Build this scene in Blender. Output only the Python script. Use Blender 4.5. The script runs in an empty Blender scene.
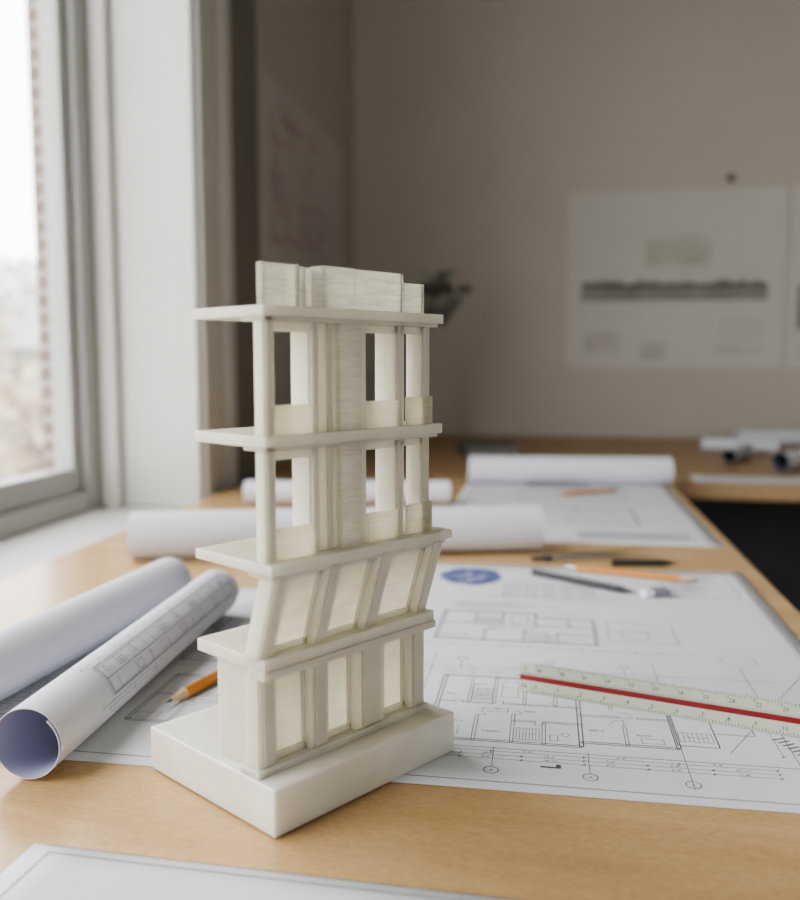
import bpy, math, random
from mathutils import Vector, Matrix
S=bpy.context.scene
Z0=0.75
# ---------------------------------------------------------------- materials
def newmat(n):
    m=bpy.data.materials.new(n); m.use_nodes=True
    nt=m.node_tree; b=nt.nodes['Principled BSDF']; return m,nt,b
def N(nt,t,**k):
    n=nt.nodes.new(t)
    for a,v in k.items(): setattr(n,a,v)
    return n
def mat(name,col,rough=.6,var=.06,scale=8.0,bump=0.0,bscale=200.0,metal=0.0,spec=.5,stretch=(1,1,1)):
    m,nt,b=newmat(name)
    tc=N(nt,'ShaderNodeTexCoord'); mp=N(nt,'ShaderNodeMapping'); mp.inputs['Scale'].default_value=stretch
    nt.links.new(tc.outputs['Object'],mp.inputs['Vector'])
    no=N(nt,'ShaderNodeTexNoise'); no.inputs['Scale'].default_value=scale; no.inputs['Detail'].default_value=4
    nt.links.new(mp.outputs[0],no.inputs['Vector'])
    cr=N(nt,'ShaderNodeValToRGB'); 
    cr.color_ramp.elements[0].position=.3; cr.color_ramp.elements[1].position=.7
    cr.color_ramp.elements[0].color=tuple(c*(1-var) for c in col)+(1,)
    cr.color_ramp.elements[1].color=tuple(min(1,c*(1+var)) for c in col)+(1,)
    nt.links.new(no.outputs[0],cr.inputs[0]); nt.links.new(cr.outputs[0],b.inputs['Base Color'])
    b.inputs['Roughness'].default_value=rough; b.inputs['Metallic'].default_value=metal
    b.inputs['Specular IOR Level'].default_value=spec
    if bump>0:
        n2=N(nt,'ShaderNodeTexNoise'); n2.inputs['Scale'].default_value=bscale; nt.links.new(mp.outputs[0],n2.inputs['Vector'])
        bp=N(nt,'ShaderNodeBump'); bp.inputs['Strength'].default_value=bump; bp.inputs['Distance'].default_value=.002
        nt.links.new(n2.outputs[0],bp.inputs['Height']); nt.links.new(bp.outputs[0],b.inputs['Normal'])
    return m
def resin(name,col,dark,streak=.25,trans=.25,sss=.5,bumps=.25,tw=0.0,cloud=.3,lay=1500,rough=.34,coat=.35,cs=60,hs=35):
    m,nt,b=newmat(name)
    tc=N(nt,'ShaderNodeTexCoord'); mp=N(nt,'ShaderNodeMapping'); mp.inputs['Scale'].default_value=(hs,hs,lay)
    nt.links.new(tc.outputs['Object'],mp.inputs['Vector'])
    no=N(nt,'ShaderNodeTexNoise'); no.inputs['Scale'].default_value=1.0; no.inputs['Detail'].default_value=3
    nt.links.new(mp.outputs[0],no.inputs['Vector'])
    cr=N(nt,'ShaderNodeValToRGB'); cr.color_ramp.elements[0].position=.42; cr.color_ramp.elements[1].position=.62
    nt.links.new(no.outputs[0],cr.inputs[0])
    mu=N(nt,'ShaderNodeMath',operation='MULTIPLY'); mu.inputs[1].default_value=streak; nt.links.new(cr.outputs[0],mu.inputs[0])
    n3=N(nt,'ShaderNodeTexNoise'); n3.inputs['Scale'].default_value=cs; n3.inputs['Detail'].default_value=4; n3.inputs['Distortion'].default_value=.8; nt.links.new(tc.outputs['Object'],n3.inputs['Vector'])
    c3=N(nt,'ShaderNodeValToRGB'); c3.color_ramp.elements[0].position=.38; c3.color_ramp.elements[1].position=.66; nt.links.new(n3.outputs[0],c3.inputs[0])
    mu2=N(nt,'ShaderNodeMath',operation='MULTIPLY_ADD'); mu2.inputs[1].default_value=cloud; nt.links.new(c3.outputs[0],mu2.inputs[0]); nt.links.new(mu.outputs[0],mu2.inputs[2])
    mx=N(nt,'ShaderNodeMix',data_type='RGBA'); mx.inputs[6].default_value=col+(1,); mx.inputs[7].default_value=dark+(1,)
    nt.links.new(mu2.outputs[0],mx.inputs[0]); nt.links.new(mx.outputs[2],b.inputs['Base Color'])
    b.inputs['Roughness'].default_value=rough
    b.inputs['Subsurface Weight'].default_value=sss; b.inputs['Subsurface Radius'].default_value=(1,.92,.70); b.inputs['Subsurface Scale'].default_value=.016
    b.inputs['Transmission Weight'].default_value=tw
    b.inputs['Coat Weight'].default_value=coat; b.inputs['Coat Roughness'].default_value=.18
    bp=N(nt,'ShaderNodeBump'); bp.inputs['Strength'].default_value=bumps; bp.inputs['Distance'].default_value=.0004
    nt.links.new(no.outputs[0],bp.inputs['Height']); nt.links.new(bp.outputs[0],b.inputs['Normal'])
    if trans>0:
        tr=N(nt,'ShaderNodeBsdfTranslucent'); nt.links.new(mx.outputs[2],tr.inputs[0])
        ms=N(nt,'ShaderNodeMixShader'); ms.inputs[0].default_value=trans
        out=nt.nodes['Material Output']
        nt.links.new(b.outputs[0],ms.inputs[1]); nt.links.new(tr.outputs[0],ms.inputs[2]); nt.links.new(ms.outputs[0],out.inputs[0])
    return m
def paper(name,col,trans=.12):
    m,nt,b=newmat(name)
    tc=N(nt,'ShaderNodeTexCoord'); no=N(nt,'ShaderNodeTexNoise'); no.inputs['Scale'].default_value=14; no.inputs['Detail'].default_value=5
    nt.links.new(tc.outputs['Object'],no.inputs['Vector'])
    cr=N(nt,'ShaderNodeValToRGB'); cr.color_ramp.elements[0].color=tuple(c*.95 for c in col)+(1,); cr.color_ramp.elements[1].color=col+(1,)
    nt.links.new(no.outputs[0],cr.inputs[0]); nt.links.new(cr.outputs[0],b.inputs['Base Color'])
    b.inputs['Roughness'].default_value=.65; b.inputs['Specular IOR Level'].default_value=.3
    n2=N(nt,'ShaderNodeTexNoise'); n2.inputs['Scale'].default_value=9; nt.links.new(tc.outputs['Object'],n2.inputs['Vector'])
    bp=N(nt,'ShaderNodeBump'); bp.inputs['Strength'].default_value=.35; bp.inputs['Distance'].default_value=.006
    nt.links.new(n2.outputs[0],bp.inputs['Height']); nt.links.new(bp.outputs[0],b.inputs['Normal'])
    tr=N(nt,'ShaderNodeBsdfTranslucent'); nt.links.new(cr.outputs[0],tr.inputs[0])
    ms=N(nt,'ShaderNodeMixShader'); ms.inputs[0].default_value=trans
    nt.links.new(b.outputs[0],ms.inputs[1]); nt.links.new(tr.outputs[0],ms.inputs[2]); nt.links.new(ms.outputs[0],nt.nodes['Material Output'].inputs[0])
    return m
def wood(name,c1,c2,rough=.38,axis=(1,1,1)):
    m,nt,b=newmat(name)
    tc=N(nt,'ShaderNodeTexCoord'); mp=N(nt,'ShaderNodeMapping'); mp.inputs['Scale'].default_value=axis
    nt.links.new(tc.outputs['Object'],mp.inputs['Vector'])
    n1=N(nt,'ShaderNodeTexNoise'); n1.inputs['Scale'].default_value=3.0; n1.inputs['Detail'].default_value=8; n1.inputs['Distortion'].default_value=1.4
    n2=N(nt,'ShaderNodeTexNoise'); n2.inputs['Scale'].default_value=150; n2.inputs['Detail'].default_value=6
    nt.links.new(mp.outputs[0],n1.inputs['Vector']); nt.links.new(mp.outputs[0],n2.inputs['Vector'])
    ad=N(nt,'ShaderNodeMath',operation='MULTIPLY_ADD'); ad.inputs[1].default_value=.5; nt.links.new(n2.outputs[0],ad.inputs[0])
    m5=N(nt,'ShaderNodeMath',operation='MULTIPLY'); m5.inputs[1].default_value=.5; nt.links.new(n1.outputs[0],m5.inputs[0]); nt.links.new(m5.outputs[0],ad.inputs[2])
    cr=N(nt,'ShaderNodeValToRGB'); cr.color_ramp.elements[0].position=.36; cr.color_ramp.elements[1].position=.62
    cr.color_ramp.elements[0].color=c2+(1,); cr.color_ramp.elements[1].color=c1+(1,)
    nt.links.new(ad.outputs[0],cr.inputs[0]); nt.links.new(cr.outputs[0],b.inputs['Base Color'])
    b.inputs['Roughness'].default_value=rough
    bp=N(nt,'ShaderNodeBump'); bp.inputs['Strength'].default_value=.06; bp.inputs['Distance'].default_value=.0005
    nt.links.new(n2.outputs[0],bp.inputs['Height']); nt.links.new(bp.outputs[0],b.inputs['Normal'])
    return m
M={}
M['resin']=resin('resin',(.90,.87,.75),(.74,.705,.575),streak=.20,trans=.26,sss=.55,tw=.14,cloud=.30,hs=90)
M['base']=resin('resin_base',(.77,.75,.675),(.60,.58,.51),streak=.08,trans=.0,sss=.5,bumps=.12,coat=.3,cloud=.45,cs=38)
M['panel']=resin('resin_panel',(.92,.89,.755),(.70,.665,.53),streak=.35,trans=.34,sss=.25,tw=.50,bumps=.45,rough=.28,cloud=.45)
M['clear']=resin('resin_clear',(.92,.90,.80),(.56,.55,.48),streak=.50,trans=.24,sss=.2,tw=.70,bumps=.6,rough=.25,lay=2400,hs=90)
M['streak']=resin('resin_streak',(.89,.865,.765),(.58,.56,.485),streak=.50,trans=.25,tw=.25,bumps=.5,lay=2800,hs=110)
M['paper']=paper('paper',(.77,.78,.81))
M['paper2']=paper('paper_roll',(.73,.74,.80))
M['refl_in']=paper('paper_inner_reflection',(.47,.48,.64),.05)  # bluish reflected light inside the roll, painted as paper colour
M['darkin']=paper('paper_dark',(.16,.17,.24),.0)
M['ink']=mat('ink',(.12,.12,.14),.7)
M['inkf']=mat('ink_grey',(.22,.22,.26),.7)
M['blue']=mat('blue_ink',(.09,.11,.28),.6,.3,90)
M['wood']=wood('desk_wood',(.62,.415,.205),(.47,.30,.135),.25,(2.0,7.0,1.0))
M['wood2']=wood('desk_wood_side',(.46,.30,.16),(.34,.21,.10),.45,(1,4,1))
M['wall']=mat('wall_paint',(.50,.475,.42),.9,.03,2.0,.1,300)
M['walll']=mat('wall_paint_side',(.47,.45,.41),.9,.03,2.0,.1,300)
M['ceil']=mat('ceiling_paint',(.6,.58,.54),.9,.02)
M['floor']=mat('floor_dark',(.05,.045,.04),.7,.2,6)
M['white']=mat('white_trim_paint',(.60,.59,.56),.45,.03,5,.05,120)
M['frame']=mat('window_frame_paint',(.40,.41,.40),.45,.03,5)
M['taupe']=mat('dark_taupe',(.21,.20,.18),.8,.05)
M['orange']=mat('orange_pencil',(.60,.25,.06),.35)
M['penwood']=mat('pencil_cedar',(.68,.46,.25),.7)
M['graph']=mat('graphite',(.05,.05,.055),.4)
M['black']=mat('black_plastic',(.025,.025,.03),.35)
M['steel']=mat('steel',(.55,.55,.55),.25,metal=1.0)
M['red']=mat('ruler_red',(.25,.014,.018),.4)
M['rulerw']=mat('ruler_white',(.53,.55,.465),.35,.02)
M['eraser']=mat('eraser_white',(.7,.7,.7),.6)
M['leaf']=mat('leaf_green',(.20,.215,.185),.8,.2,20)
M['pot']=mat('pot_clay',(.18,.17,.15),.7)
M['soil']=mat('soil',(.05,.035,.025),.95,.3,60)
M['poster']=mat('poster_paper',(.565,.55,.515),.9,.03,3)
M['posterl']=mat('poster_lilac',(.53,.50,.485),.8,.03,3)
M['band']=mat('print_grey',(.27,.26,.245),.8,.15,14)
M['faint']=mat('print_faint',(.495,.48,.445),.8,.1,14)
M['greenish']=mat('print_green',(.465,.465,.41),.8,.1,14)
M['pink']=mat('print_mauve',(.41,.315,.33),.8,.1)
M['dgrey']=mat('grey_cloth_cover',(.14,.145,.15),.6)
M['house']=mat('siding',(.34,.31,.28),.9,.1)
M['roof']=mat('roof_shingle',(.30,.30,.31),.9,.2,4)
M['bark']=mat('bark',(.25,.22,.20),.9,.2)
M['bush']=mat('autumn_foliage',(.38,.32,.25),.9,.25,3)
M['haze']=mat('hazy_treeline',(.62,.62,.62),.9,.08,.4)  # distance haze painted as a pale tree colour
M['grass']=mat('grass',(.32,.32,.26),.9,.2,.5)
def brickmat():
    m,nt,b=newmat('brick'); tc=N(nt,'ShaderNodeTexCoord')
    mp=N(nt,'ShaderNodeMapping'); mp.inputs['Rotation'].default_value=(math.pi/2,0,0)
    br=N(nt,'ShaderNodeTexBrick'); br.inputs['Scale'].default_value=1.0
    br.inputs['Brick Width'].default_value=.1; br.inputs['Row Height'].default_value=.028; br.inputs['Mortar Size'].default_value=.005
    br.inputs['Color1'].default_value=(.22,.15,.13,1); br.inputs['Color2'].default_value=(.17,.12,.11,1); br.inputs['Mortar'].default_value=(.32,.30,.28,1)
    nt.links.new(tc.outputs['Object'],mp.inputs[0]); nt.links.new(mp.outputs[0],br.inputs[0]); nt.links.new(br.outputs[0],b.inputs['Base Color'])
    b.inputs['Roughness'].default_value=.9; return m
M['brick']=brickmat()
def glassmat():
    m,nt,b=newmat('window_glass'); t=N(nt,'ShaderNodeBsdfTransparent'); g=N(nt,'ShaderNodeBsdfGlossy'); g.inputs['Roughness'].default_value=.02
    ms=N(nt,'ShaderNodeMixShader'); ms.inputs[0].default_value=.04
    nt.links.new(t.outputs[0],ms.inputs[1]); nt.links.new(g.outputs[0],ms.inputs[2]); nt.links.new(ms.outputs[0],nt.nodes['Material Output'].inputs[0]); return m
M['glass']=glassmat()
# ---------------------------------------------------------------- mesh builder
class MB:
    def __init__(s): s.v=[];s.f=[];s.m=[];s.mats=[];s.sm=[]
    def mi(s,k):
        if k not in s.mats: s.mats.append(k)
        return s.mats.index(k)
    def add(s,vs,fs,k,smooth=False):
        o=len(s.v); s.v+= [tuple(v) for v in vs]; i=s.mi(k)
        for f in fs: s.f.append([o+q for q in f]); s.m.append(i); s.sm.append(smooth)
    def box(s,x0,x1,y0,y1,z0,z1,k):
        s.hexa([(x0,y0,z0),(x1,y0,z0),(x1,y1,z0),(x0,y1,z0),(x0,y0,z1),(x1,y0,z1),(x1,y1,z1),(x0,y1,z1)],k)
    def hexa(s,v,k):
        s.add(v,[(3,2,1,0),(4,5,6,7),(0,1,5,4),(1,2,6,5),(2,3,7,6),(3,0,4,7)],k)
    def lathe(s,prof,p0,axis,k,n=24,cap=True,smooth=True):
        a=Vector(axis).normalized(); u=a.orthogonal().normalized(); w=a.cross(u); p0=Vector(p0)
        vs=[];fs=[]
        for (r,h) in prof:
            for i in range(n):
                t=2*math.pi*i/n; vs.append(p0+a*h+(u*math.cos(t)+w*math.sin(t))*r)
        for j in range(len(prof)-1):
            for i in range(n):
                i2=(i+1)%n; fs.append((j*n+i,j*n+i2,(j+1)*n+i2,(j+1)*n+i))
        s.add(vs,fs,k,smooth)
        if cap:
            s.add(vs[:n],[tuple(range(n))[::-1]],k); s.add(vs[-n:],[tuple(range(n))],k)
    def obj(s,name,parent=None,bevel=0,loc=None,rot=0,**props):
        me=bpy.data.meshes.new(name); me.from_pydata(s.v,[],s.f)
        for k in s.mats: me.materials.append(M[k])
        me.polygons.foreach_set('material_index',s.m); me.polygons.foreach_set('use_smooth',s.sm); me.update()
        o=bpy.data.objects.new(name,me); S.collection.objects.link(o)
        if parent: o.parent=parent
        if loc is not None: o.location=loc
        o.rotation_euler=(0,0,rot)
        if bevel:
            b=o.modifiers.new('b','BEVEL'); b.width=bevel; b.segments=2; b.limit_method='ANGLE'
        for k,v in props.items(): o[k]=v
        return o
def empty(name,loc,rot=0,**props):
    o=bpy.data.objects.new(name,None); S.collection.objects.link(o); o.location=loc; o.rotation_euler=(0,0,rot); o.empty_display_size=.02
    for k,v in props.items(): o[k]=v
    return o
_tc={}
def text2d(t):
    if t in _tc: return _tc[t]
    c=bpy.data.curves.new('t','FONT'); c.body=t; c.size=1; c.resolution_u=1
    o=bpy.data.objects.new('t',c); S.collection.objects.link(o)
    dg=bpy.context.evaluated_depsgraph_get(); me=o.evaluated_get(dg).to_mesh()
    vs=[(v.co.x,v.co.y) for v in me.vertices]; fs=[tuple(p.vertices) for p in me.polygons]
    o.evaluated_get(dg).to_mesh_clear(); bpy.data.objects.remove(o); bpy.data.curves.remove(c)
    _tc[t]=(vs,fs); return _tc[t]
# ---------------------------------------------------------------- line drawing
class Draw:
    def __init__(s,seed=0): s.s=[];s.t=[];s.q=[];s.r=random.Random(seed)
    def line(s,x0,y0,x1,y1,w=.0004): s.s.append((x0,y0,x1,y1,w))
    def rect(s,x,y,w,h,lw=.0004):
        s.line(x,y,x+w,y,lw);s.line(x+w,y,x+w,y+h,lw);s.line(x+w,y+h,x,y+h,lw);s.line(x,y+h,x,y,lw)
    def wall(s,x0,y0,x1,y1,t=.0018,lw=.00035):
        if abs(x1-x0)>abs(y1-y0): s.rect(x0,y0-t/2,x1-x0,t,lw)
        else: s.rect(x0-t/2,y0,t,y1-y0,lw)
    def arc(s,cx,cy,r,a0,a1,w=.0003,n=10):
        p=[(cx+r*math.cos(a0+(a1-a0)*i/n),cy+r*math.sin(a0+(a1-a0)*i/n)) for i in range(n+1)]
        for i in range(n): s.line(*p[i],*p[i+1],w)
    def text(s,x,y,t,h=.003): s.t.append((x,y,t,h))
    def fill(s,x,y,w,h): s.q.append((x,y,w,h))
    def door(s,x,y,r,q):
        a=q*math.pi/2; s.arc(x,y,r,a,a+math.pi/2,.00028,6); s.line(x,y,x+r*math.cos(a),y+r*math.sin(a),.00035)
    def dims(s,x0,x1,y,n=4,vert=False,num=True):
        L=lambda a,b,c,d,w=.00028:(s.line(b,a,d,c,w) if vert else s.line(a,b,c,d,w))
        L(x0,y,x1,y)
        for i in range(n+1):
            x=x0+(x1-x0)*i/n; L(x,y-.0015,x,y+.0015); L(x-.001,y-.001,x+.001,y+.001,.0004)
            if i<n and num and not vert: s.text(x+(x1-x0)/n*.35,y+.0008,"%d'-%d\""%(s.r.randint(3,18),s.r.randint(0,11)),.0028)
    def stairs(s,x,y,w,h,n=8):
        s.rect(x,y,w,h,.0003)
        for i in range(1,n): s.line(x+w*i/n,y,x+w*i/n,y+h,.00025)
        s.line(x+w*.1,y+h/2,x+w*.85,y+h/2,.0003)
    def bed(s,x,y,w,h):
        s.rect(x,y,w,h,.00028); s.line(x,y+h*.65,x+w,y+h*.65,.00025)
    def sofa(s,x,y,w,h):
        s.rect(x,y,w,h,.00028); s.line(x+w*.12,y+h*.7,x+w*.88,y+h*.7,.00025)
    def strip(s,x,y,w,h,n=9,seed=2):
        """a long linear apartment plan without furniture"""
        r=random.Random(seed); s.rect(x,y,w,h,.0006); s.rect(x+.001,y+.001,w-.002,h-.002,.0003)
        s.line(x,y+h*.48,x+w,y+h*.48,.0004)
        for i in range(1,n):
            X=x+w*(i+r.uniform(-.25,.25))/n
            if i%2: s.line(X,y,X,y+h*.40,.0005)
            else: s.line(X,y+h*.55,X,y+h,.0005)
            if i%3==0: s.rect(X+w*.01,y+h*.1,w*.03,h*.25,.0003)
            if i%4==1: s.arc(X,y+h*.55,h*.18,0,1.57,.0003,5)
            if i%3==1: s.rect(X-w*.02,y+h*.65,w*.015,h*.18,.0003)
            if i%5==2: s.stairs(X,y+h*.58,w*.04,h*.2,5)
    def house(s,x,y,w,h,tx=True):
        """one open apartment plan filling (x,y,w,h)"""
        X=lambda t:x+w*t
        Y=lambda t:y+h*t
        for a in ((0,0,1,0),(0,1,.62,1),(.62,.86,1,.86)): s.wall(X(a[0]),Y(a[1]),X(a[2]),Y(a[3]),.0022,.0006)
        for a in ((0,0,0,1),(1,0,1,.86),(.62,.86,.62,1)): s.wall(X(a[0]),Y(a[1]),X(a[2]),Y(a[3]),.0022,.0006)
        for a in ((.0,.55,.12,.55),(.18,.55,.40,.55),(.47,.55,.78,.55),(.84,.55,1,.55),(.55,.30,.70,.30),(.76,.30,1,.30),(.22,.78,.40,.78)): s.wall(X(a[0]),Y(a[1]),X(a[2]),Y(a[3]))
        for a in ((.22,.55,.22,.9),(.40,.55,.40,1),(.62,.55,.62,.8),(.30,0,.30,.36),(.55,0,.55,.40),(.76,0,.76,.30),(.84,.55,.84,.86)): s.wall(X(a[0]),Y(a[1]),X(a[2]),Y(a[3]))
        r=w*.06
        s.door(X(.12),Y(.55),r,0); s.door(X(.47),Y(.55),r,1); s.door(X(.78),Y(.55),r,0); s.door(X(.30),Y(.36),r,0); s.door(X(.55),Y(.40),r,0); s.door(X(.70),Y(.30),r,3); s.door(X(.22),Y(.90),r,1)
        s.stairs(X(.24),Y(.60),w*.14,h*.14,7); s.stairs(X(.58),Y(.04),w*.15,h*.16,7)
        s.bed(X(.45),Y(.66),w*.12,h*.26)
        s.sofa(X(.04),Y(.06),w*.15,h*.12)
        s.rect(X(.33),Y(.42),w*.18,h*.05,.0003); s.arc(X(.90),Y(.14),w*.025,0,6.283,.0003,12); s.rect(X(.80),Y(.05),w*.05,h*.08,.0003)
        if tx:
            for t,a,b in (('LIVING',.10,.24),('BED 1',.05,.66),('KIT',.42,.45),('BATH',.24,.84),('HALL',.62,.44),('ST',.86,.78),('DINING',.35,.12)): s.text(X(a),Y(b),t,.0030)
    def elev(s,x,y,w,h,nx=6,ny=3):
        s.rect(x,y,w,h,.0006)
        for j in range(ny):
            yy=y+h*j/ny; s.line(x,yy,x+w,yy,.0004)
            for i in range(nx):
                s.rect(x+w*(i+.25)/nx,yy+h/ny*.25,w/nx*.5,h/ny*.5,.0004)
        s.line(x-.02,y,x+w+.02,y,.0009)
    def to(s,mb,mapf,k='ink',step=None,ws=1.0):
        for (x0,y0,x1,y1,w) in s.s:
            w*=ws(x0,y0) if callable(ws) else ws
            dx,dy=x1-x0,y1-y0; L=math.hypot(dx,dy)
            if L<1e-7: continue
            nx,ny=-dy/L*w/2,dx/L*w/2; n=1 if not step else max(1,int(L/step))
            vs=[];fs=[]
            for i in range(n+1):
                t=i/n; vs+= [mapf(x0+dx*t-nx,y0+dy*t-ny),mapf(x0+dx*t+nx,y0+dy*t+ny)]
            for i in range(n): fs.append((2*i,2*i+2,2*i+3,2*i+1))
            mb.add(vs,fs,k)
        for (x,y,t,h) in s.t:
            v,f=text2d(t); mb.add([mapf(x+a*h,y+b*h) for a,b in v],f,k)
        for (x,y,w,h) in s.q:
            mb.add([mapf(x,y),mapf(x+w,y),mapf(x+w,y+h),mapf(x,y+h)],[(0,1,2,3)],k)
def sheet(name,x0,x1,y0,y1,draw,rot=0,lift=0,ink='ink',extra=None,k='paper',ws=1.0,**props):
    mb=MB(); W=x1-x0;H=y1-y0; t=.0004
    nx,ny=24,24
    def zf(x,y):
        z=.0
        if lift:
            z+=lift*max(0,(x/W-.8)/.2)**2*max(0,(y/H-.5)/.5)
        return z+.00015*math.sin(x*23)*math.sin(y*31+1)+.00015
    vs=[];fs=[]
    for L in (0,1):
        for j in range(ny+1):
            for i in range(nx+1):
                x=W*i/nx;y=H*j/ny; vs.append((x,y,zf(x,y)+t*L))
    q=(nx+1)*(ny+1)
    for j in range(ny):
        for i in range(nx):
            a=j*(nx+1)+i; fs.append((a,a+nx+1,a+nx+2,a+1)); fs.append((q+a,q+a+1,q+a+nx+2,q+a+nx+1))
    for i in range(nx):
        fs.append((i,i+1,q+i+1,q+i)); a=ny*(nx+1)+i; fs.append((a+1,a,q+a,q+a+1))
    for j in range(ny):
        a=j*(nx+1); b=a+nx+1; fs.append((b,a,q+a,q+b)); a+=nx;b+=nx; fs.append((a,b,q+b,q+a))
    mb.add(vs,fs,k,True)
    if draw: draw.to(mb,lambda x,y:(x,y,zf(x,y)+t+.00012),ink,step=.03,ws=ws)
    if extra: extra(mb,lambda x,y:(x,y,zf(x,y)+t+.00012))
    return mb.obj(name,loc=(x0,y0,Z0+props.pop('zoff',0.0002)),rot=rot,**props)
def roll(name,p0,p1,R,draw=None,turns=2.3,kin='paper2',a0=0.3,ztop=Z0,gap=.0011,inner=None,**props):
    p0=Vector((p0[0],p0[1],ztop+R+.0008)); p1=Vector((p1[0],p1[1],ztop+R+.0008))
    ax=(p1-p0); L=ax.length; ax.normalize(); up=Vector((0,0,1)); sd=up.cross(ax).normalized()
    n=int(44*turns); mb=MB(); th=.0004
    def pt(i,off,h):
        t=i/n; r=R-gap*turns*(1-t)+off; a=a0+2*math.pi*turns*t   # ends outermost
        return ax*h+(sd*math.cos(a)+up*math.sin(a))*r
    stag=.002
    vo=[];vi=[]
    nh=6
    for i in range(n+1):
        for j in range(nh+1):
            h=L*j/nh
            if j==0: h+=stag*math.sin(i*.05)
            vo.append(pt(i,0,h)); vi.append(pt(i,-th,h))
    fo=[];fi=[];fe=[]
    for i in range(n):
        for j in range(nh):
            a=i*(nh+1)+j; fo.append((a,a+nh+1,a+nh+2,a+1)); fi.append((a+1,a+nh+2,a+nh+1,a))
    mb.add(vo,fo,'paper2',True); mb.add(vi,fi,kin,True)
    q=len(vo); al=vo+vi
    for i in range(n):
        a=i*(nh+1);b=a+nh+1; fe.append((b,a,q+a,q+b)); fe.append((a+nh,b+nh,q+b+nh,q+a+nh))
    for e in (0,n):
        for j in range(nh):
            a=e*(nh+1)+j; fe.append((a,a+1,q+a+1,q+a))
    mb.add(al,fe,'paper2')
    if draw:
        def mp(x,y):
            a=math.pi/2-y/R
            return ax*x+(sd*math.cos(a)+up*math.sin(a))*(R+.0004)
        draw.to(mb,mp,'inkf',step=.004,ws=1.05)
    return mb.obj(name,loc=p0,**props)

# ================================================================ ROOM
WX=-.55; BY=2.55; RX=2.7; NY=-2.2; H=2.75
w=MB(); w.box(WX-.18,RX+.15,BY,BY+.15,0,H,'wall'); w.obj('wall_back',kind='structure')
WY0,WY1=-.62,1.33; WZ0,WZ1=Z0-.02,Z0+1.45
w=MB()
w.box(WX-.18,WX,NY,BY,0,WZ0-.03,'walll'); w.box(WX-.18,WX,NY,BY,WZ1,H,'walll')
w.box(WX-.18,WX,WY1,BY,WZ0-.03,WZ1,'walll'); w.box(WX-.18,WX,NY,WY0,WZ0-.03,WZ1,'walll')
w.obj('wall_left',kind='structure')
w=MB(); w.box(RX,RX+.15,NY,BY,0,H,'wall'); w.obj('wall_right',kind='structure')
# wall behind the camera, with an added window opening for fill light
w=MB(); w.box(WX-.18,RX+.15,NY-.15,NY,0,.95,'wall'); w.box(WX-.18,RX+.15,NY-.15,NY,2.0,H,'wall')
w.box(WX-.18,0.7,NY-.15,NY,.95,2.0,'wall'); w.box(1.75,RX+.15,NY-.15,NY,.95,2.0,'wall'); w.obj('wall_front',kind='structure')
w=MB(); w.box(WX-.18,RX+.15,NY-.15,BY+.15,-.1,0,'floor'); w.obj('floor',kind='structure')
w=MB(); w.box(WX-.18,RX+.15,NY-.15,BY+.15,H,H+.1,'ceil'); w.obj('ceiling',kind='structure')
# jamb lining + casing + sill
w=MB(); w.box(WX-.1345,WX+.004,WY1-.022,WY1-.0005,WZ0,WZ1,'white'); w.box(WX-.1345,WX-.105,WY1-.04,WY1-.0225,WZ0,WZ1,'white'); w.obj('trim_1',kind='structure',bevel=.003)
w=MB(); w.box(WX,WX+.022,WY1-.022,WY1+.13,WZ0-.1,WZ1+.12,'white'); w.box(WX+.022,WX+.03,WY1-.01,WY1+.02,WZ0-.1,WZ1+.12,'white'); w.box(WX+.022,WX+.03,WY1+.09,WY1+.13,WZ0-.1,WZ1+.12,'white')
w.obj('trim_2',kind='structure',bevel=.003)
w=MB(); w.box(WX,WX+.026,WY1+.135,WY1+.28,0.0,H,'taupe'); w.obj('taupe_strip',kind='structure',bevel=.003)  # projecting dark taupe strip past the casing, floor to ceiling
w=MB(); w.box(WX-.185,WX+.03,WY0,WY1-.0005,WZ0-.03,WZ0,'white'); w.obj('trim_4',kind='structure',bevel=.004)
w=MB(); w.box(WX,WX+.015,WY1+.30,BY,0,.12,'white'); w.obj('baseboard_left',kind='structure')
w=MB(); w.box(WX,RX,BY-.015,BY,0,.12,'white'); w.obj('baseboard_back',kind='structure')
# window 1
w=MB(); gx0,gx1=WX-.185,WX-.135
w.box(gx0,gx1,WY1-.075,WY1-.001,WZ0,WZ1,'frame'); w.box(gx0,gx1,WY0,WY0+.05,WZ0,WZ1,'frame')
w.box(gx0,gx1,WY0+.05,.30,WZ0,WZ0+.03,'frame'); w.box(gx0,gx1,WY0+.05,.30,WZ1-.04,WZ1,'frame')
w.box(gx0,gx1,.36,WY1-.075,WZ0,WZ0+.03,'frame'); w.box(gx0,gx1,.36,WY1-.075,WZ1-.04,WZ1,'frame')
w.box(gx0,gx1,.30,.36,WZ0,WZ1,'frame')
for a,b in ((WY0+.05,.30),(.36,WY1-.075)):
    X0,X1=gx0+.008,gx1-.012
    w.box(X0,X1,b-.022,b,WZ0+.03,WZ1-.04,'frame'); w.box(X0,X1,a,a+.05,WZ0+.03,WZ1-.04,'frame')
    w.box(X0,X1,a+.05,b-.022,WZ0+.03,WZ0+.068,'frame'); w.box(X0,X1,a+.05,b-.022,WZ1-.09,WZ1-.04,'frame')
win=w.obj('window_1',kind='structure',bevel=.002)
w=MB(); w.box(WX-.163,WX-.160,WY0+.1,.278,WZ0+.068,WZ1-.09,'glass'); w.obj('window_pane',parent=win)
w=MB(); w.box(WX-.163,WX-.160,.41,WY1-.0975,WZ0+.068,WZ1-.09,'glass'); w.obj('window_pane',parent=win)
# brick outer reveal
w=MB(); w.box(WX-.223,WX-.186,WY1-.05,3.5,-2.5,4,'brick'); w.obj('wall_outside',kind='structure')
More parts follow.
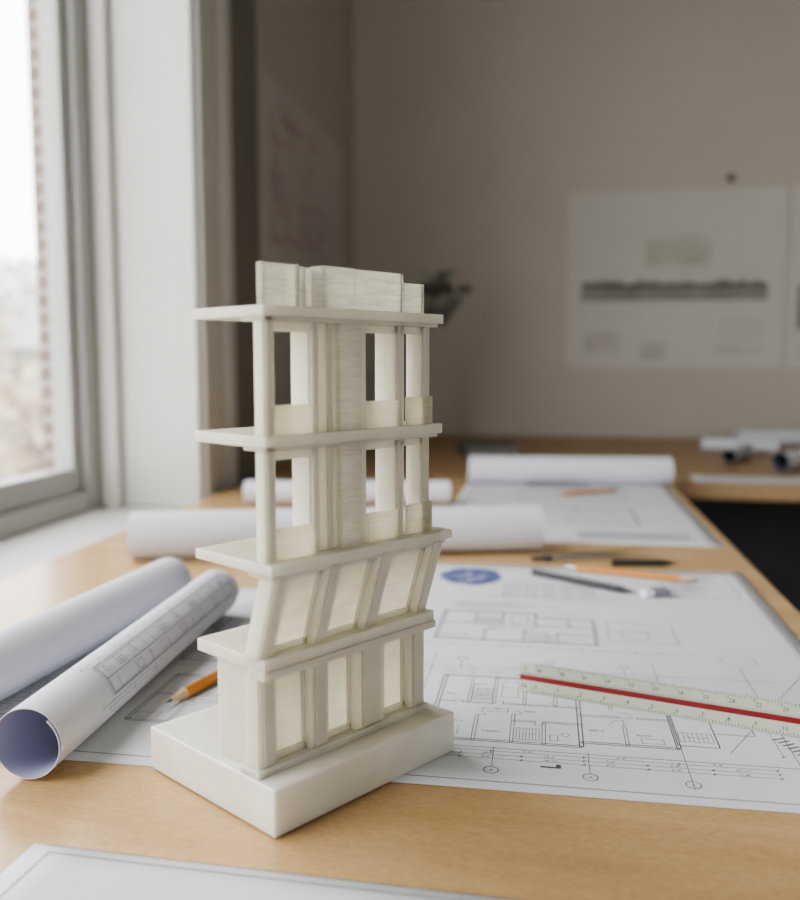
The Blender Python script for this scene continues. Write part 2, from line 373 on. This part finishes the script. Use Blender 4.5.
# ---- outside
w=MB(); w.box(-60,-1.2,-30,60,-2.7,-2.6,'grass'); w.obj('ground',kind='structure')
def house(x,y,wd,dp,hh,rot,lab):
    e=empty('house',(x,y,-2.6),rot,label=lab,category='house')
    b=MB(); b.box(-wd/2,wd/2,-dp/2,dp/2,0,hh,'house'); b.obj('body',e)
    r=MB(); r.hexa([(-wd/2-.3,-dp/2-.3,hh),(wd/2+.3,-dp/2-.3,hh),(wd/2+.3,dp/2+.3,hh),(-wd/2-.3,dp/2+.3,hh),(-wd/2-.3,-.05,hh+1.6),(wd/2+.3,-.05,hh+1.6),(wd/2+.3,.05,hh+1.6),(-wd/2-.3,.05,hh+1.6)],'roof'); r.obj('roof',e)
    for i in range(3):
        for j in range(2):
            q=MB(); X=-wd/2+wd*(i+.5)/3; q.box(X-.4,X+.4,-dp/2-.04,-dp/2,.8+j*1.9,1.9+j*1.9,'frame'); q.box(X-.33,X+.33,-dp/2-.05,-dp/2-.04,.88+j*1.9,1.82+j*1.9,'dgrey'); q.obj('window',e)
house(-18.5,24.5,7,5,3.9,math.radians(35),'brown sided house with a grey gable roof')
house(-33,32,8,6,4.2,math.radians(50),'brown two-storey house with a grey roof beyond the trees')
def tree(x,y,hh,seed,fk='bush',lab='bare-branched autumn tree with sparse brown leaves',n=260,s=.16):
    r=random.Random(seed); e=empty('tree',(x,y,-2.6),label=lab,category='tree')
    b=MB(); b.lathe([(.18,0),(.12,hh*.45),(.05,hh*.9)],(0,0,0),(0,0,1),'bark' if fk=='bush' else fk,10)
    for i in range(14):
        a=r.uniform(0,6.28);z=hh*r.uniform(.35,.85); b.lathe([(.05,0),(.012,hh*.3)],(0,0,z),(math.cos(a),math.sin(a),.9),'bark' if fk=='bush' else fk,6)
    b.obj('trunk',e)
    c=MB()
    for i in range(n):
        a=r.uniform(0,6.28);rr=hh*.24*math.sqrt(r.random()); z=hh*r.uniform(.35,1.05)
        p=Vector((rr*math.cos(a),rr*math.sin(a),z)); u=Vector((r.gauss(0,1),r.gauss(0,1),r.gauss(0,1))).normalized(); v=u.orthogonal().normalized()
        c.add([p-u*s,p+v*s*.6,p+u*s,p-v*s*.6],[(0,1,2,3)],fk)
    c.obj('foliage',e)
tree(-9.6,13.5,4.2,1); tree(-12.8,17.5,4.8,2); tree(-6.6,11.0,3.3,3); tree(-8.5,24.5,5.0,5)
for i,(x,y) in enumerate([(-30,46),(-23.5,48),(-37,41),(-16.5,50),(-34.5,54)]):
    tree(x,y,8.5+i%3,20+i,'haze','tall far tree with haze painted into its pale colour',320,.5)

# ================================================================ DESKS
e=empty('desk',(-.1508,.77,0),label='light birch wooden desk covered with drawings beside the window',category='desk')
b=MB(); b.box(-.3642,.3642,-.87,.81,Z0-.032,Z0,'wood'); b.obj('desk_top',e,bevel=.003)
for x,y in ((-.32,-.82),(.27,-.82),(-.32,.72),(.27,.72)):
    b=MB(); b.box(x,x+.05,y,y+.05,0,Z0-.032,'wood2'); b.obj('leg',e,bevel=.002)
b=MB(); b.box(-.30,.30,-.80,-.782,Z0-.1,Z0-.033,'wood2'); b.obj('apron',e)
b=MB(); b.box(-.30,.30,.735,.753,Z0-.1,Z0-.033,'wood2'); b.obj('apron',e)
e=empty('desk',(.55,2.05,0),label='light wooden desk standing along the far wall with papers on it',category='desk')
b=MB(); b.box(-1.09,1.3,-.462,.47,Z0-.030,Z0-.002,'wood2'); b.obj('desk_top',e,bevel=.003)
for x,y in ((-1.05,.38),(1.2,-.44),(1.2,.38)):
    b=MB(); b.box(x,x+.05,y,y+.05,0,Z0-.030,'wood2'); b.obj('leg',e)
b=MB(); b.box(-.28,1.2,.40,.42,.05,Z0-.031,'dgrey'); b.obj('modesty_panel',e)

# ================================================================ MODEL
mod=empty('architectural_model',(-.1144,.3594,Z0+.0008),math.atan2(.102,.0689),label='ivory translucent resin scale model of a building facade',category='architectural model')
def P(name,boxes,bevel=.0004,**k):
    b=MB()
    for q in boxes:
        if len(q)==7: b.box(*q)
        else: b.hexa(q[0],q[1])
    return b.obj(name,mod,bevel=bevel,**k)
P('base',[(0,.1225,0,.101,0,.022,'base')],.0008)
zD0,zD1,zC0,zC1,zB0,zB1,zA0,zA1=.0678,.0768,.1160,.1217,.1718,.1768,.2275,.2322
P('floor_slab',[(.003,.1165,.0095,.0610,zD0+.003,zD1,'resin'),(.002,.117,.0085,.02,zD0,zD0+.004,'resin')])
P('floor_slab',[(-.0005,.1185,-.001,.0555,zC0+.001,zC1,'resin'),(.0015,.1165,.0015,.018,zC0-.0015,zC0+.0012,'resin')])
P('floor_slab',[(.000,.1150,.003,.0550,zB0,zB1,'resin'),(.0015,.1135,.005,.02,zB0-.0018,zB0+.001,'resin')])
P('roof_slab',[(.000,.1155,.003,.0540,zA0,zA1,'resin'),(.0015,.1135,.005,.02,zA0-.0018,zA0+.001,'resin')])
# storey 1
bz=.0218
P('plinth',[(0.001,.1155,.0125,.0275,bz,.0255,'resin')])
for a0,a1 in ((.003,.0138),(.034,.0457),(.0637,.0844),(.1028,.1148)):
    c=[(a0,a1,.015,.024,bz,zD0+.001,'resin')]
    wd=a1-a0
    if wd>.015: c+=[(a0+.0045,a1-.0045,.0135,.016,.026,zD0,'resin')]
    else: c+=[(a0+.0028,a1-.0028,.0137,.016,.026,zD0,'resin')]
    P('wall_pier',c)
for a0,a1 in ((.0138,.034),(.0457,.0637),(.0844,.1028)):
    P('window_panel',[(a0-.0005,a1+.0005,.0202,.0214,.0250,zD0,'panel')],.0002)
    P('window_frame',[(a0,a0+.0020,.0180,.0205,.026,zD0,'resin'),(a1-.0014,a1,.0180,.0205,.026,zD0,'resin'),(a0,a1,.0180,.0205,zD0-.0035,zD0,'resin'),(a0,a1,.0180,.0205,.0252,.0282,'resin')],.0002)
P('side_wall',[(.0065,.0086,.0235,.0500,bz,zD0+.004,'resin')])
P('side_wall',[(.109,.1111,.0235,.0500,bz,zD0+.004,'resin')])
# storey 2 (leaning outwards)
def tilt(a0,a1,d0,d1,z0=zD1-.0005,z1=zC0+.0005,k='resin'):
    def bb(z): return .0140-(z-zD1)/(zC0-zD1)*.0125
    return ([(a0,bb(z0)+d0,z0),(a1,bb(z0)+d0,z0),(a1,bb(z0)+d1,z0),(a0,bb(z0)+d1,z0),(a0,bb(z1)+d0,z1),(a1,bb(z1)+d0,z1),(a1,bb(z1)+d1,z1),(a0,bb(z1)+d1,z1)],k)
for a0,a1 in ((.002,.012),(.034,.0437),(.0667,.0774),(.1048,.1148)):
    P('wall_pier',[tilt(a0,a1,.0,.009),tilt(a0+.0028,a1-.0028,-.0012,.001)])
for a0,a1 in ((.012,.034),(.0437,.0667),(.0774,.1048)):
    P('window_panel',[tilt(a0-.0005,a1+.0005,.0048,.0060,k='panel')],.0002)
    P('window_frame',[tilt(a0,a0+.0018,.003,.005),tilt(a1-.0018,a1,.003,.005),tilt(a0,a1,.003,.005,z1=zD1+.0030),tilt(a0,a1,.003,.005,z0=zC0-.0035)],.0002)
# storeys 3,4
bf,bk=.008,.0215
for z0,z1,s4 in ((zC1,zB0,0),(zB1,zA0,1)):
    z0-=.0005;z1+=.0005
    P('wall_pier',[(.0018,.0082,bf-.002,bf+.0040,z0,z1,'resin'),(.0032,.0067,bf-.0030,bf-.001,z0,z1,'resin')])
    P('wall_pier',[(.0300,.0465,bf+.001,bk,z0,z1,'resin'),(.0305,.0340,bf-.001,bf+.002,z0,z1,'resin'),(.0405,.0430,bf-.0005,bf+.002,z0,z1,'resin')])
    P('wall_pier',[(.0468,.0600,bf-.0022,bf+.010,z0,z1,'streak')])
    P('wall_pier',[(.0598,.0640,bf-.001,bf+.013,z0,z1,'resin')])
    P('wall_pier',[(.0844,.0915,bf,bk,z0,z1,'resin'),(.0858,.0885,bf-.0016,bf+.001,z0,z1,'resin')])
    P('wall_pier',[(.1030,.1105,bf,bk-.004,z0,z1,'resin'),(.1045,.1085,bf-.0016,bf+.001,z0,z1,'resin')])
    P('lintel',[(.0065,.031,bf,bf+.004,z1-.0065,z1,'resin')]); P('lintel',[(.062,.1045,bf,bf+.004,z1-.0060,z1,'resin')])
    hh=.0135 if s4 else .0145
    P('low_panel',[(.0080,.0302,bf-.0022,bf-.0004,z0,z0+hh,'panel')],.0003)
    P('low_panel',[(.0640,.0850,bf-.0022,bf-.0004,z0,z0+hh,'panel')],.0003)
    P('low_panel',[(.0915,.1105,bf-.0022,bf-.0004,z0,z0+hh+.001,'panel')],.0003)
# roof parapet: one thin folded strip, built fold by fold
zp=.2505; z0=zA1-.0005
P('roof_parapet',[(.0045,.0240,.0085,.0099,z0,zp,'clear'),(.0035,.0050,.0075,.0115,z0,zp,'clear')],.0003)
P('roof_parapet',[(.0228,.0242,.0075,.0145,z0,zp+.0002,'clear'),(.0240,.036,.0125,.0139,z0,zp-.0003,'clear'),(.0290,.0305,.0108,.0130,z0,zp-.0003,'clear'),(.0353,.0368,.0055,.0139,z0,zp+.0003,'clear')],.0003)
P('roof_parapet',[(.0366,.0555,.0055,.0069,z0,zp+.0005,'clear')],.0003)
P('roof_parapet',[(.0552,.0875,.0058,.0072,z0,zp+.0003,'clear'),(.0868,.0882,.0055,.0160,z0,zp,'clear')],.0003)
P('roof_parapet',[(.0880,.1055,.0085,.0099,z0,zp-.0035,'clear'),(.1048,.1062,.0080,.0160,z0,zp-.0035,'clear')],.0003)

# ================================================================ SHEETS
# main drawing
x0,x1,y0,y1=-.135,.1905,.421,.905
d=Draw(3); W=x1-x0;HH=y1-y0
d.rect(.008,.008,W-.016,HH-.016,.0006)
d.house(.072,.056,.085,.100)
# second wing: plainer rooms and a stair core
d.wall(.157,.062,.209,.062,.0022,.0006); d.wall(.157,.142,.209,.142,.0022,.0006); d.wall(.209,.062,.209,.142,.0022,.0006)
d.wall(.157,.100,.180,.100); d.wall(.190,.100,.209,.100); d.wall(.182,.062,.182,.088); d.wall(.176,.112,.176,.142); d.wall(.176,.120,.209,.120)
d.door(.180,.100,.008,0); d.door(.182,.088,.008,1); d.stairs(.186,.124,.020,.014,8); d.text(.162,.078,'BED 2',.0032); d.text(.188,.075,'BATH',.0032); d.text(.160,.125,'ST',.0032); d.rect(.190,.066,.012,.006,.0003)
d.rect(.209,.066,.022,.045,.0006); d.stairs(.211,.072,.018,.012,7); d.rect(.231,.085,.022,.03,.0005)
for yy in (.034,.0385,.043): d.dims(.060,.255,yy,6 if yy<.04 else 4)
d.dims(.052,.17,.052,4,True,False); d.dims(.052,.17,.046,2,True,False); d.dims(.06,.15,.262,4,True,False)
d.dims(.06,.21,.163,5); d.dims(.06,.21,.169,2)
d.line(.03,.175,.285,.175,.0004); d.line(.03,.047,.285,.047,.0004); d.line(.268,.02,.268,.20,.0004); d.line(.0605,.015,.0605,.20,.0003); d.line(.21,.015,.21,.20,.0003)
for x in (.060,.11,.160,.21,.268): d.arc(x,.0205,.0038,0,6.283,.0005,14); d.line(x,.0245,x,.048,.0003); d.text(x-.001,.0193,random.Random(int(x*1e4)).choice('ABCDEF'),.0034)
for x in (.08,.14,.19): d.arc(x,.190,.0035,0,6.283,.0005,14); d.line(x,.168,x,.1865,.0003)
for i in range(14): d.line(.262+i*.0016,.082-i*.0036,.262+i*.0016+.007,.086-i*.0036,.0011)
d.fill(.135,.0275,.010,.0016); d.fill(.143,.0275,.0025,.0045)
d.house(.055,.235,.12,.075,False); d.rect(.185,.245,.05,.05,.0004); d.rect(.195,.255,.02,.02,.0004); d.line(.185,.27,.235,.27,.0004)
for i in range(5): d.line(.06,.325+.004*i,.11+.02*(i%3),.325+.004*i,.0005)
d.dims(.05,.24,.222,5); d.dims(.055,.17,.316,5)
d.elev(.10,.365,.08,.04,5,3); d.dims(.10,.18,.355,3); d.line(.09,.41,.19,.41,.0004)
for i in range(10): d.line(.25,.455-.006*i,.25+.045*random.Random(i).uniform(.4,1),.455-.006*i,.0008)
d.rect(.245,.385,.062,.075,.0005)
d.line(.235,.06,.31,.20,.0003); d.arc(.27,.215,.012,0,6.283,.0003,20)
def seal(mb,mp):
    cx,cy,rx,ry=.066,.432,.030,.034
    rr=random.Random(4); n=48
    vs=[mp(cx,cy)]
    for i in range(n):
        k=1+.07*rr.uniform(-1,1); vs.append(mp(cx+rx*math.cos(6.2832*i/n)*k,cy+ry*math.sin(6.2832*i/n)*k))
    mb.add(vs,[(0,i+1,(i+1)%n+1) for i in range(n)],'blue')
    e=Draw()
    for i in range(16):
        a=rr.uniform(0,6.28); q=rr.uniform(.2,1)
        X,Y=cx+math.cos(a)*q*rx*.8,cy+math.sin(a)*q*ry*.8
        e.line(X,Y,X+rr.uniform(-.013,.013),Y+rr.uniform(-.008,.008),rr.uniform(.001,.0026))
    e.to(mb,lambda x,y:tuple(Vector(mp(x,y))+Vector((0,0,.00014))),'paper')
sheet('drawing_sheet',x0,x1,y0,y1,d,lift=.002,extra=seal,ws=lambda x,y:1.05 if y<.21 else 1.25,label='large white floor plan sheet with a blue emblem on the desk',category='drawing')
# sheet under the rolls
d=Draw(8); W=.27;HH=.355
d.rect(.01,.01,W-.02,HH-.02,.0007); d.dims(.13,.25,.15,4); d.dims(.15,.25,.275,4)
d.elev(.03,.05,.09,.06); d.rect(.155,.29,.09,.04,.0006); d.house(.155,.16,.09,.1)
d.house(.165,.055,.085,.075,False)
sheet('drawing_sheet',-.405,-.136,.418,.775,d,ws=1.0,label='white plan sheet lying beneath the large paper rolls',category='drawing')
# far sheet
d=Draw(12); W=.33;HH=.52
d.rect(.01,.01,W-.02,HH-.02,.0012); d.elev(.09,.32,.16,.12,6,3); d.house(.05,.12,.2,.13); d.rect(.05,.12,.2,.13,.0016); d.dims(.09,.25,.30,6,num=False)
for i in range(12): d.line(.17,.07-.004*i,.30,.07-.004*i,.0008)
d.fill(.10,.45,.10,.02)
sheet('drawing_sheet',-.13,.20,1.035,1.555,d,ink='inkf',ws=1.5,label='white elevation drawing sheet at the far end of the desk',category='drawing')
# near sheet
d=Draw(15); d.line(.01,.323,.46,.323,.0006); d.line(.01,.323,.01,.01,.0006)
d.line(.005,.328,.46,.328,.0003)
sheet('drawing_sheet',-.2285,.24,.0115,.3395,None,rot=math.radians(-2.1),extra=lambda mb,mp:d.to(mb,mp,'ink',step=.03),zoff=.0002,label='white drawing sheet with a thin border line at the desk front',category='drawing')

# ================================================================ ROLLS
d=Draw(21); 
d.strip(.062,-.026,.225,.020,19,4); d.dims(.055,.292,-.0025,11,num=False); d.dims(.055,.292,.0015,5,num=False); d.dims(.055,.29,-.031,7,num=False)
d.line(.045,-.0285,.295,-.0285,.0003)
for x in (.06,.12,.18,.24): d.line(x,-.035,x,.006,.0003); d.arc(x,.008,.002,0,6.283,.0003,10)
roll('paper_roll',(-.2524,.391),(-.266,.690),.0188,draw=d,turns=1.15,kin='refl_in',a0=2.3,label='white rolled floor plan, bluish reflected light painted inside, with plan lines',category='paper roll')
roll('paper_roll',(-.338,.40),(-.3165,.712),.0205,turns=2.2,kin='paper2',a0=2.2,label='plain white paper roll leaning beside the printed roll',category='paper roll')
roll('paper_roll',(-.4285,.873),(-.0058,.988),.0255,turns=2.4,a0=4.5,label='thick white paper roll lying across the desk behind the model',category='paper roll')
roll('paper_roll',(-.4307,1.240),(-.1366,1.285),.0175,turns=2.2,a0=4.0,label='thin white paper roll near the window sill',category='paper roll')
roll('paper_roll',(-.127,1.505),(.207,1.540),.0240,turns=2.2,a0=4.2,ztop=Z0+.0006,label='white paper roll at the far end of the desk',category='paper roll')
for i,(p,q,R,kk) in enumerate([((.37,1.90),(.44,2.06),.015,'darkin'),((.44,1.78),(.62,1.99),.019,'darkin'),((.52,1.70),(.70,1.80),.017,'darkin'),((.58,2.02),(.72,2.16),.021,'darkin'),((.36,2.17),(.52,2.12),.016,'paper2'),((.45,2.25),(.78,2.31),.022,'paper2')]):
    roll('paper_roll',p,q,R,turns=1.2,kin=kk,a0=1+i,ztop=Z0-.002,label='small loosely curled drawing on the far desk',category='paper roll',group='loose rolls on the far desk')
sheet('drawing_sheet',.26,.85,1.61,1.70,None,zoff=-.0018,label='white sheet lying on the far desk',category='drawing')

# ================================================================ TOOLS
def pencil(p0,p1,kb,r=.0036,L=None,lab='',tipk='penwood',cat='pencil',name='pencil',eras=True,zt=.0008):
    p0=Vector(p0+(0,));p1=Vector(p1+(0,)); d=(p1-p0).normalized(); L=L or (p1-p0).length
    e=empty(name,(p0.x,p0.y,Z0+zt+r),math.atan2(d.y,d.x),label=lab,category=cat)
    b=MB(); b.lathe([(r,.018),(r,L-.012 if eras else L)],(0,0,0),(1,0,0),kb,6 if eras else 16,smooth=not eras); b.obj('body',e)
    b=MB(); b.lathe([(.0009,.0055),(r*.97,.0185)],(0,0,0),(1,0,0),tipk,16); b.obj('sharpened_tip' if eras else 'grip',e)
    b=MB(); b.lathe([(.0001,0),(.0009,.0056)],(0,0,0),(1,0,0),'graph',10); b.obj('lead',e)
    if eras:
        b=MB(); b.lathe([(r*1.02,L-.012),(r*1.02,L-.002)],(0,0,0),(1,0,0),'steel',16); b.obj('ferrule',e)
    return e
pencil((-.2235,.4905),(-.2085,.545),'orange',lab='orange wooden pencil with a sharp tip behind the model',L=.12)
pencil((.1451,.8564),(.0309,.8901),'orange',r=.0032,lab='orange pencil lying on the big drawing',L=.13)
pencil((.0825,.8029),(-.0101,.8666),'black',r=.0033,lab='black drawing pen lying on the big drawing',cat='pen',name='pen',tipk='black',eras=False)
pencil((.0156,1.3838),(.0943,1.4388),'orange',r=.0034,lab='orange pencil on the far drawing',L=.12)
pencil((.1379,.934),(.0819,.925),'black',r=.0034,lab='short black marker on the desk above the drawing',cat='pen',name='marker_pen',tipk='black',eras=False,L=.07,zt=.0)
# dividers
e=empty('drafting_compass',(.004,.934,Z0+.0006),math.radians(26),label='metal drafting compass lying on the desk beyond the drawing',category='compass')
for ang,nm in ((0.09,'leg'),(-.20,'leg')):
    b=MB(); dv=(math.cos(ang),math.sin(ang),0); b.lathe([(.0020,0.004),(.0022,.05),(.0014,.09),(.0003,.125)],(0,0,.0026),dv,'steel',10); b.obj(nm,e)
b=MB(); b.lathe([(.005,0),(.005,.005)],(0,0,.0003),(0,0,1),'graph',20); b.lathe([(.0022,0),(.0022,.018)],(0,0,.003),(-1,0,0),'graph',12); b.obj('hinge_handle',e)
e=empty('eraser',(.0985,.806,Z0+.0009),math.radians(20),label='small white eraser with grey sleeve beside the pen',category='eraser')
b=MB(); b.box(-.012,.012,-.006,.006,0,.006,'eraser'); b.obj('rubber_block',e,bevel=.001)
b=MB(); b.box(-.004,.0125,-.0064,.0064,-.0001,.0064,'inkf'); b.obj('sleeve',e,bevel=.0005)
# triangular scale ruler
ang=math.atan2(-.0471,.1575); sd=.0190; L=.31; hh=sd*math.sqrt(3)/2
e=empty('scale_ruler',(-.0154,.5548,Z0+.0009),ang,label='white triangular scale ruler with a red stripe on the drawing',category='ruler')
b=MB()
A=[(0,0),(sd,0),(sd/2,hh)]
cx,cz=sd/2,hh/3
prof=[]
def lerp(p,q,t): return (p[0]+(q[0]-p[0])*t,p[1]+(q[1]-p[1])*t)
kk=[]
for i in range(3):
    p,q=A[i],A[(i+1)%3]
    # slightly concave faces around a sunken coloured groove
    e1,e2=lerp(lerp(p,q,.35),(cx,cz),.06),lerp(lerp(p,q,.61),(cx,cz),.06)
    g1i=lerp(lerp(p,q,.40),(cx,cz),.26);g2i=lerp(lerp(p,q,.56),(cx,cz),.26)
    prof+=[lerp(p,q,.02),e1,g1i,g2i,e2,lerp(p,q,.98)]; kk+=['rulerw','rulerw','red','red','rulerw','rulerw']
n=len(prof)
for i in range(n):
    p,q=prof[i],prof[(i+1)%n]
    b.add([(0,p[0],p[1]),(0,q[0],q[1]),(L,q[0],q[1]),(L,p[0],p[1])],[(0,1,2,3)],kk[i])
b.add([(0,p[0],p[1]) for p in prof],[tuple(range(n))[::-1]],'rulerw'); b.add([(L,p[0],p[1]) for p in prof],[tuple(range(n))],'rulerw')
b.obj('body',e)
# markings on the face towards -y : from (0,0) to (sd/2,hh)
g=MB(); u=Vector((0,.5,math.sqrt(3)/2)); nrm=Vector((0,-math.sqrt(3)/2,.5))
def fm(x,y):
    t=min(y,sd-y)/sd
    return Vector((x,0,0))+u*y+nrm*(.00015-.0008*max(0,t-.02)/.32*.45)
dd=Draw()
x=.010;i=0
while x<L-.006:
    h=.0026 if i%8==0 else (.0018 if i%4==0 else .0011)
    dd.line(x,.0007,x,.0007+h,.00034); dd.line(x,sd-.0007,x,sd-.0007-h*.9,.00034)
    if i%8==0:
        dd.text(x+.0006,.0028,str(i//8),.0038); dd.text(x+.0006,sd-.0056,str(40-i//4),.0036)
    x+=.0018;i+=1
dd.text(.002,.0028,'16',.0038); dd.text(.002,sd-.0056,'3',.0038)
dd.to(g,fm,'graph'); g.obj('scale_markings',e)

# ================================================================ BACK WALL
def poster(name,x0,x1,z0,z1,items,lab,wall='back',k='poster'):
    b=MB(); D=Z0+.21
    def mp(x,z,o): return (x,BY-o,D+z) if wall=='back' else (WX+o,x,D+z)
    vs=[mp(x0,z0,0),mp(x1,z0,0),mp(x1,z1,0),mp(x0,z1,0),mp(x0,z0,.0012),mp(x1,z0,.0012),mp(x1,z1,.0012),mp(x0,z1,.0012)]
    b.hexa(vs,k)
    for it in items:
        a,c,e_,f_,kk=it; o=.0018
        b.add([mp(a,e_,o),mp(c,e_,o),mp(c,f_,o),mp(a,f_,o)],[(0,1,2,3)],kk)
    return b.obj(name,label=lab,category='poster')
it=[(.09,.58,.160,.205,'band')]
r=random.Random(5)
for i in range(26):
    x=.09+.49*i/26; it.append((x,x+.019,.2,.2+r.uniform(.004,.018),'band'))
it+=[(.26,.43,.255,.325,'greenish'),(.28,.41,.33,.338,'faint'),(.10,.20,.02,.08,'faint'),(.25,.32,.0,.05,'faint'),(.45,.57,.02,.035,'faint'),(.12,.56,.235,.238,'faint'),(.08,.082,.01,.42,'faint'),(.17,.172,.21,.43,'faint'),(.50,.502,.21,.43,'faint')]
for i in range(8): it.append((.46,.57,.05+.008*i,.053+.008*i,'faint'))
for i in range(6): it.append((.10+.03*i,.103+.03*i,.09,.14,'faint'))
poster('poster',.05,.62,-.02,.455,it,'large pale presentation board with a dark grey elevation strip')
it=[(.655,.9,.08,.2,'band'),(.66,.9,.24,.3,'faint'),(.66,.8,-.0,.04,'faint')]
poster('poster',.635,1.12,-.02,.46,it,'pale presentation board with a dark grey image')
it=[]
r=random.Random(9)
for i in range(34):
    y=1.75+r.random()*.5; z=.22+r.random()*.28; it.append((y,y+r.uniform(.03,.14),z,z+.006,'pink'))
    it.append((y,y+.008,z,z+r.uniform(.02,.08),'pink'))
poster('poster',1.71,2.40,.20,.56,it,'faded sketch poster with mauve lines on the side wall','left','posterl')
b=MB(); b.lathe([(.012,0),(.010,.008),(.005,.01),(.004,.02)],(.475,BY,Z0+.21+.482),(0,-1,0),'taupe',16); b.obj('wall_hook',label='small dark round hook fixed above the boards',category='hook')

# plant
e=empty('potted_plant',(-.325,2.12,Z0-.002),label='dark-leaved houseplant in a clay pot by the wall',category='plant')
b=MB(); b.lathe([(.034,0),(.046,.075),(.050,.075),(.050,.088),(.045,.088)],(0,0,0),(0,0,1),'pot',28); b.obj('pot',e)
b=MB(); b.lathe([(.044,.089),(.03,.092)],(0,0,0),(0,0,1),'soil',24); b.obj('soil',e)
r=random.Random(11); st=MB(); lf=MB()
for i in range(12):
    tip=Vector((.090+r.uniform(-.05,.030),r.uniform(-.06,.06),.368+r.uniform(-.06,.06))); prev=Vector((r.uniform(-.01,.01),0,.088)); mid=Vector((.02+r.uniform(-.02,.02),tip.y*.4,.28))
    st.lathe([(.003,0),(.0025,(mid-prev).length)],prev,mid-prev,'leaf',8); st.lathe([(.0025,0),(.0015,(tip-mid).length)],mid,tip-mid,'leaf',8)
    for j in range(4):
        c=mid.lerp(tip,.72+.08*j); a=r.uniform(0,6.28); dr=Vector((math.cos(a),math.sin(a),r.uniform(-.8,.6))).normalized(); sd2=dr.cross(Vector((0,0,1))).normalized(); ln=r.uniform(.032,.044)
        up=Vector((0,0,1)); sd2=(sd2+up*r.uniform(-1,1)).normalized()
        vs=[c+dr*ln*.5-up*ln*.08]+[c+dr*ln*(.5-.5*math.cos(t*math.pi/6))+sd2*ln*.40*math.sin(t*math.pi/6) for t in range(12)]
        lf.add(vs,[(0,t+1,(t+1)%12+1) for t in range(12)],'leaf',True)
st.obj('stem',e); lf.obj('foliage',e)
e=empty('notebook',(-.13,2.05,Z0-.0018),math.radians(12),label='grey cloth-covered notebook on the far desk',category='notebook')
b=MB(); b.box(-.06,.06,-.08,.08,0,.002,'dgrey'); b.box(-.06,.06,-.08,.08,.018,.020,'dgrey'); b.box(-.061,-.059,-.08,.08,0,.02,'dgrey'); b.obj('cover',e)
b=MB(); b.box(-.058,.057,-.077,.077,.0022,.0178,'taupe'); b.obj('page_block',e)

# ================================================================ LIGHT
wd=bpy.data.worlds.new('w'); S.world=wd; wd.use_nodes=True; nt=wd.node_tree; bg=nt.nodes['Background']
tc=N(nt,'ShaderNodeTexCoord'); no=N(nt,'ShaderNodeTexNoise'); no.inputs['Scale'].default_value=2
cr=N(nt,'ShaderNodeValToRGB'); cr.color_ramp.elements[0].color=(.94,.96,1,1); cr.color_ramp.elements[1].color=(1,.985,.96,1)
nt.links.new(tc.outputs['Generated'],no.inputs[0]); nt.links.new(no.outputs[0],cr.inputs[0]); nt.links.new(cr.outputs[0],bg.inputs[0]); bg.inputs[1].default_value=7.8
def portal(loc,rot,sx,sy):
    l=bpy.data.lights.new('portal','AREA'); l.shape='RECTANGLE'; l.size=sx; l.size_y=sy
    l.cycles.is_portal=True
    o=bpy.data.objects.new('window_portal',l); S.collection.objects.link(o); o.location=loc; o.rotation_euler=rot
portal((WX-.20,(WY0+WY1)/2,(WZ0+WZ1)/2),(0,math.radians(-90),0),WZ1-WZ0,WY1-WY0)
portal((1.225,NY-.16,1.475),(math.radians(90),0,0),1.05,1.05)  # portal for the added fill opening behind the camera
S.view_settings.view_transform='AgX'; S.view_settings.look='AgX - Medium High Contrast'; S.view_settings.exposure=-.18
# ================================================================ CAMERA
c=bpy.data.cameras.new('camera'); co=bpy.data.objects.new('camera',c); S.collection.objects.link(co); S.camera=co
co.location=(0,0,Z0+.21); co.rotation_euler=(math.radians(90-5.75),0,math.radians(9.29))
c.sensor_fit='HORIZONTAL'; c.sensor_width=36; c.lens=894/800*36; c.clip_start=.01; c.clip_end=200
c.dof.use_dof=True; c.dof.focus_distance=.470; c.dof.aperture_fstop=5.8
